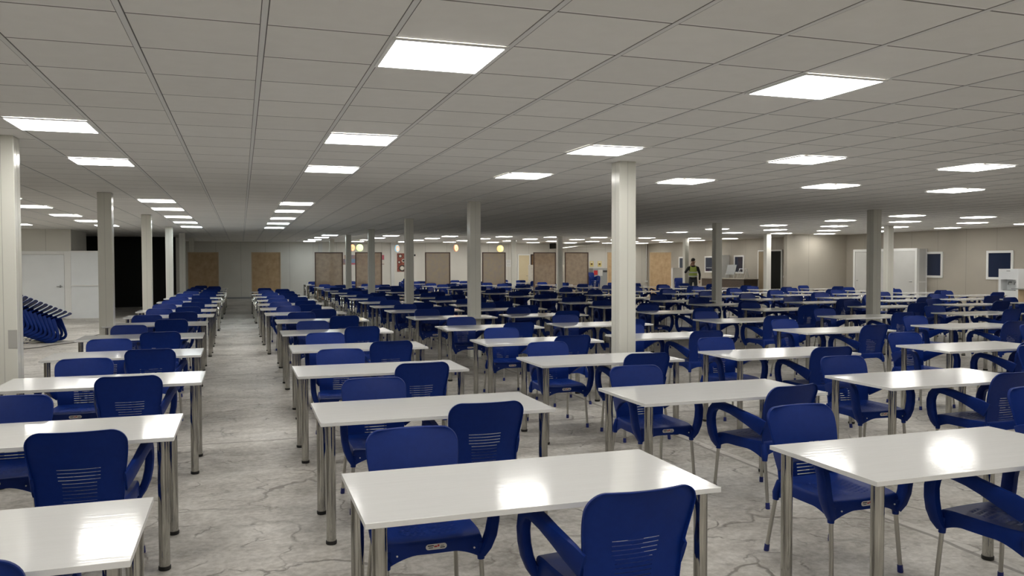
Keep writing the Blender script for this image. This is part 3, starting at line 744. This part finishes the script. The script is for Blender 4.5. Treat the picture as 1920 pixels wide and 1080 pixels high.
tag(simple('sloping_board', ['grey', 'white_trim'], lambda bm: (box(bm, -.01, .01, 0, .7, .16, .62, mtx=Matrix.Rotation(.25, 4, 'Y')), tube(bm, [(.0, .02, .0), (.04, .02, .2)], .012, 6, 1), tube(bm, [(.0, .68, .0), (.04, .68, .2)], .012, 6, 1), tube(bm, [(.22, .35, .0), (.1, .35, .4)], .012, 6, 1)), loc=(21.0, 31.35, 1.013)), 'tilted grey board on thin legs on the dark desk', 'board')
dlm = tag(root('desk_lamp', (21.0, 32.6, 1.0)), 'white desk lamp with long thin arm on the dark desk', 'lamp')
simple('base', 'grey', lambda bm: tube(bm, [(0, 0, 0), (0, 0, .02)], .07, 16), parent=dlm)
simple('arm', 'white_trim', lambda bm: tube(bm, [(0, 0, .02), (0, .35, .47), (0, 1.0, .47)], .012, 6), parent=dlm)
simple('lamp_shade', 'white_trim', lambda bm: tube(bm, [(0, -.02, .50), (0, -.06, .42)], [.03, .09], 16), parent=dlm)
lk = tag(root('tall_locker', (21.95, 33.9, 0)), 'tall narrow pale locker between pillar and window on the right far wall', 'locker')
bxo('locker_body', 'white', (-.24, .24, -.42, .3, 0, 2.08), .006, lk); ld = bxo('door', 'white_d', (-.255, -.2405, -.4, .28, .04, 2.04), .002, lk)
bxo('handle', 'grey', (-.27, -.256, .2, .23, 1.0, 1.15), 0, ld)
wc = tag(root('low_cabinet', (21.6, 37.7, 0)), 'white cabinet behind the pale pillar left of the person', 'cabinet')
bxo('cabinet_body', 'white', (-.35, .35, -.5, .5, 0, 1.45), .008, wc); bxo('door', 'white_trim', (-.365, -.3505, -.47, .47, .05, 1.4), .002, wc)

# ------------------------------------------------------------------ right front wall: closet, water dispenser, counter
cl = tag(root('white_closet', (22.58, 23.85, 0)), 'large white closet with two doors standing against the right wall', 'closet')
bxo('closet_body', 'white', (-.2, .215, -1.55, 1.55, 0, 2.18), .004, cl)
simple('closet_frame', 'white_trim', lambda bm: (box(bm, -.24, -.2005, -1.55, -1.46, 0, 2.2), box(bm, -.24, -.2005, 1.46, 1.55, 0, 2.2), box(bm, -.24, -.2005, -1.46, 1.46, 2.11, 2.2)), parent=cl)
simple('side_trim', 'white_trim', lambda bm: (box(bm, -.19, -.15, -1.57, -1.5505, 0, 2.18), box(bm, .16, .2, -1.57, -1.5505, 0, 2.18), box(bm, -.15, .16, -1.57, -1.5505, 1.0, 1.04)), parent=cl)
for s, nm in ((-1, 'a'), (1, 'b')):
    y0, y1 = (-1.45, -.01) if s < 0 else (.01, 1.45)
    d = bxo('door', 'white', (-.232, -.2005, y0, y1, .03, 2.1), .003, cl)
    hy = y0+.12 if s < 0 else y1-.12
    simple('door_handle', 'grey', lambda bm: (tube(bm, [(-.233, hy, 1.02), (-.28, hy, 1.02), (-.285, hy+.08*(-s), 1.02)], .01, 8),), parent=d)
wd = tag(root('water_dispenser', (22.05, 18.25, 0)), 'tall white water dispenser with tap niche in front of the right window', 'water dispenser')
def wdb(bm):
    box(bm, -.3, .3, -.33, -.25, 0, 1.5); box(bm, -.3, .3, .25, .33, 0, 1.5); box(bm, -.3, .3, -.25, .25, 1.18, 1.5); box(bm, -.3, .3, -.25, .25, 0, .85); box(bm, -.05, .3, -.25, .25, .85, 1.18)
simple('dispenser_body', 'cold', wdb, parent=wd)
simple('tap', 'grey', lambda bm: [(tube(bm, [(-.05, y, 1.1), (-.16, y, 1.1), (-.18, y, 1.03)], .018, 8)) for y in (-.1, .1)], parent=wd)
bxo('drip_tray', 'grey', (-.28, -.06, -.2, .2, .851, .87), 0, wd); bxo('badge', 'grey', (-.304, -.3005, -.06, .06, 1.43, 1.45), 0, wd)
ct = tag(root('service_counter', (21.6, 16.4, 0)), 'wooden counter with grey top at the extreme right edge', 'counter')
bxo('counter_top', 'grey', (-.75, .6, -1.0, 1.0, .93, .96), .004, ct); bxo('counter_body', 'oak', (-.6, .55, -.9, .9, 0, .93), 0, ct)
tag(simple('wooden_box', 'oak', lambda bm: (box(bm, -.3, .3, -.2, .2, 0, .02), box(bm, -.3, -.28, -.2, .2, .02, .2), box(bm, .28, .3, -.2, .2, .02, .2), box(bm, -.28, .28, .18, .2, .02, .2), box(bm, -.28, .28, -.2, -.18, .02, .2)), loc=(21.5, 16.9, .961)), 'open wooden box on the counter at the extreme right edge', 'box')

# ------------------------------------------------------------------ stacked chairs at the far end
def vstack(x, y, n, rz, what):
    for k in range(n):
        o = place_chair(x-.012*k*math.sin(rz), y+.012*k*math.cos(rz), rz, 'tiny blue armchair, %s up in the upright stack %s' % (ORD[k], what), 'armchairs in upright stacks at the far end', full=False, z=.075*k)
vstack(17.3, 38.6, 6, math.pi+.1, 'before the grey service machine')
vstack(19.6, 33.6, 3, math.pi-.3, 'beside the person')
vstack(6.9, 35.1, 4, 0.05, 'left of the food poster')

# ------------------------------------------------------------------ person in a hi-vis vest
def skin_obj(name, m, V, E, Rr, parent, sub=2, rootv=0):
    me = bpy.data.meshes.new(name); me.from_pydata([Vector(v) for v in V], E, []); me.update()
    o = bpy.data.objects.new(name, me); COL.objects.link(o)
    sk = o.modifiers.new('skin', 'SKIN'); sk.use_smooth_shade = True
    ss = o.modifiers.new('sub', 'SUBSURF'); ss.levels = sub; ss.render_levels = sub
    sv = me.skin_vertices[0].data
    for i, r_ in enumerate(Rr):
        sv[i].radius = r_ if isinstance(r_, tuple) else (r_, r_); sv[i].use_root = (i == rootv)
    dg = bpy.context.evaluated_depsgraph_get(); ev = o.evaluated_get(dg)
    nm_ = bpy.data.meshes.new_from_object(ev); o.modifiers.clear(); o.data = nm_
    nm_.materials.clear(); nm_.materials.append(M[m])
    for p in nm_.polygons: p.use_smooth = True
    o.parent = parent
    return o
pr = tag(root('person', (18.55, 30.75, 0), math.pi-.45), 'person in lime hi-vis vest and dark jacket, one hand raised to the face', 'person')
pr.scale = (1.06, 1.06, 1.06)
# faces local +y
BV = [(0, 0, .95), (0, .0, 1.08), (0, .0, 1.25), (0, -.01, 1.42), (0, 0, 1.50), (0, .015, 1.555), (0, .02, 1.62), (0, .015, 1.70),
      (.10, 0, .90), (.12, .03, .50), (.12, -.01, .09), (-.10, 0, .90), (-.12, -.02, .50), (-.12, -.05, .09),
      (-.19, -.01, 1.40), (-.27, .0, 1.14), (-.25, .07, .90), (.19, -.01, 1.40), (.33, .08, 1.20), (.15, .19, 1.47),
      (.12, .12, .04), (-.12, .08, .04)]
BE = [(0, 1), (1, 2), (2, 3), (3, 4), (4, 5), (5, 6), (6, 7), (0, 8), (8, 9), (9, 10), (0, 11), (11, 12), (12, 13), (3, 14), (14, 15), (15, 16), (3, 17), (17, 18), (18, 19), (10, 20), (13, 21)]
BR = [(.16, .115), (.15, .11), (.165, .12), (.15, .105), (.062, .062), (.062, .066), (.078, .095), (.066, .082), (.092, .095), .062, .042, (.092, .095), .062, .042, .068, .047, .034, .068, .047, .034, (.038, .03), (.038, .03)]
body = skin_obj('body', 'jacket', BV, BE, BR, pr)
body.data.materials.append(M['skin']); body.data.materials.append(M['trousers']); body.data.materials.append(M['shoe'])
for p in body.data.polygons:
    c = p.center
    if c.z > 1.50: p.material_index = 1
    elif c.z < .10: p.material_index = 3
    elif c.z < .93 and abs(c.x) < .205: p.material_index = 2
vest = skin_obj('vest', 'vest', [(0, 0, .98), (0, 0, 1.1), (0, 0, 1.27), (0, -.005, 1.40), (.12, -.01, 1.43), (-.12, -.01, 1.43)], [(0, 1), (1, 2), (2, 3), (3, 4), (3, 5)], [(.185, .14), (.178, .135), (.185, .14), (.165, .12), (.075, .075), (.075, .075)], pr)
for z in (1.06, 1.22):
    def band(bm):
        n = 28; A = [bm.verts.new((.196*math.cos(2*math.pi*k/n), .15*math.sin(2*math.pi*k/n), z-.025)) for k in range(n)]; B = [bm.verts.new((v.co.x, v.co.y, z+.025)) for v in A]
        for k in range(n): bm.faces.new((A[k], A[(k+1) % n], B[(k+1) % n], B[k]))
        solid(bm, .004)
    simple('reflective_band', 'strap', band, True, parent=pr)
def hairf(bm):
    bmesh.ops.create_uvsphere(bm, u_segments=20, v_segments=12, radius=1.)
    bmesh.ops.scale(bm, vec=(.088, .105, .095), verts=bm.verts); bmesh.ops.translate(bm, vec=(0, .008, 1.715), verts=bm.verts)
    bmesh.ops.delete(bm, geom=[v for v in bm.verts if v.co.z < 1.705 and v.co.y > -.03 or v.co.z < 1.63], context='VERTS'); solid(bm, .01)
simple('hair', 'hair', hairf, True, parent=pr)
def face(bm):
    for s in (-1, 1):
        m_ = Matrix.Translation((s*.03, .108, 1.66)); bmesh.ops.create_uvsphere(bm, u_segments=8, v_segments=6, radius=.011, matrix=m_)
    box(bm, -.022, .022, .103, .113, 1.598, 1.606)
simple('eyes_and_mouth', 'dark', face, True, parent=pr)
simple('nose', 'skin', lambda bm: tube(bm, [(0, .105, 1.665), (0, .128, 1.628), (0, .11, 1.62)], [.008, .015, .01], 8), True, parent=pr)
for s in (-1, 1): simple('ear', 'skin', lambda bm: tube(bm, [(s*.078, .015, 1.69), (s*.092, .01, 1.66), (s*.08, .018, 1.625)], [.008, .017, .008], 8), True, parent=pr)
def hand(base, direc, side, curl):
    b = Vector(base); d = Vector(direc).normalized(); n = Vector(side).normalized(); t = d.cross(n)
    V = [b, b+d*.045, b+d*.085]; E = [(0, 1), (1, 2)]; Rr = [(.026, .02), (.036, .017), (.036, .015)]
    for k, (o_, L) in enumerate(((-.028, .055), (-.010, .070), (.010, .066), (.028, .05))):
        i = len(V); V += [b+d*.092+n*o_, b+d*(.092+L*.5)+n*o_+t*curl*.3*L, b+d*(.092+L*.85)+n*o_+t*curl*L*.8]
        E += [(2, i), (i, i+1), (i+1, i+2)]; Rr += [.0095, .009, .008]
    i = len(V); V += [b+d*.05-n*.04, b+d*.085-n*.055+t*.01]; E += [(1, i), (i, i+1)]; Rr += [.011, .0095]
    return skin_obj('hand', 'skin', V, E, Rr, pr, 1)
hand((-.248, .078, .885), (0, .12, -1), (0, 1, .1), .6)
hand((.143, .193, 1.485), (-.50, -.30, .85), (.4, .7, .4), .5)
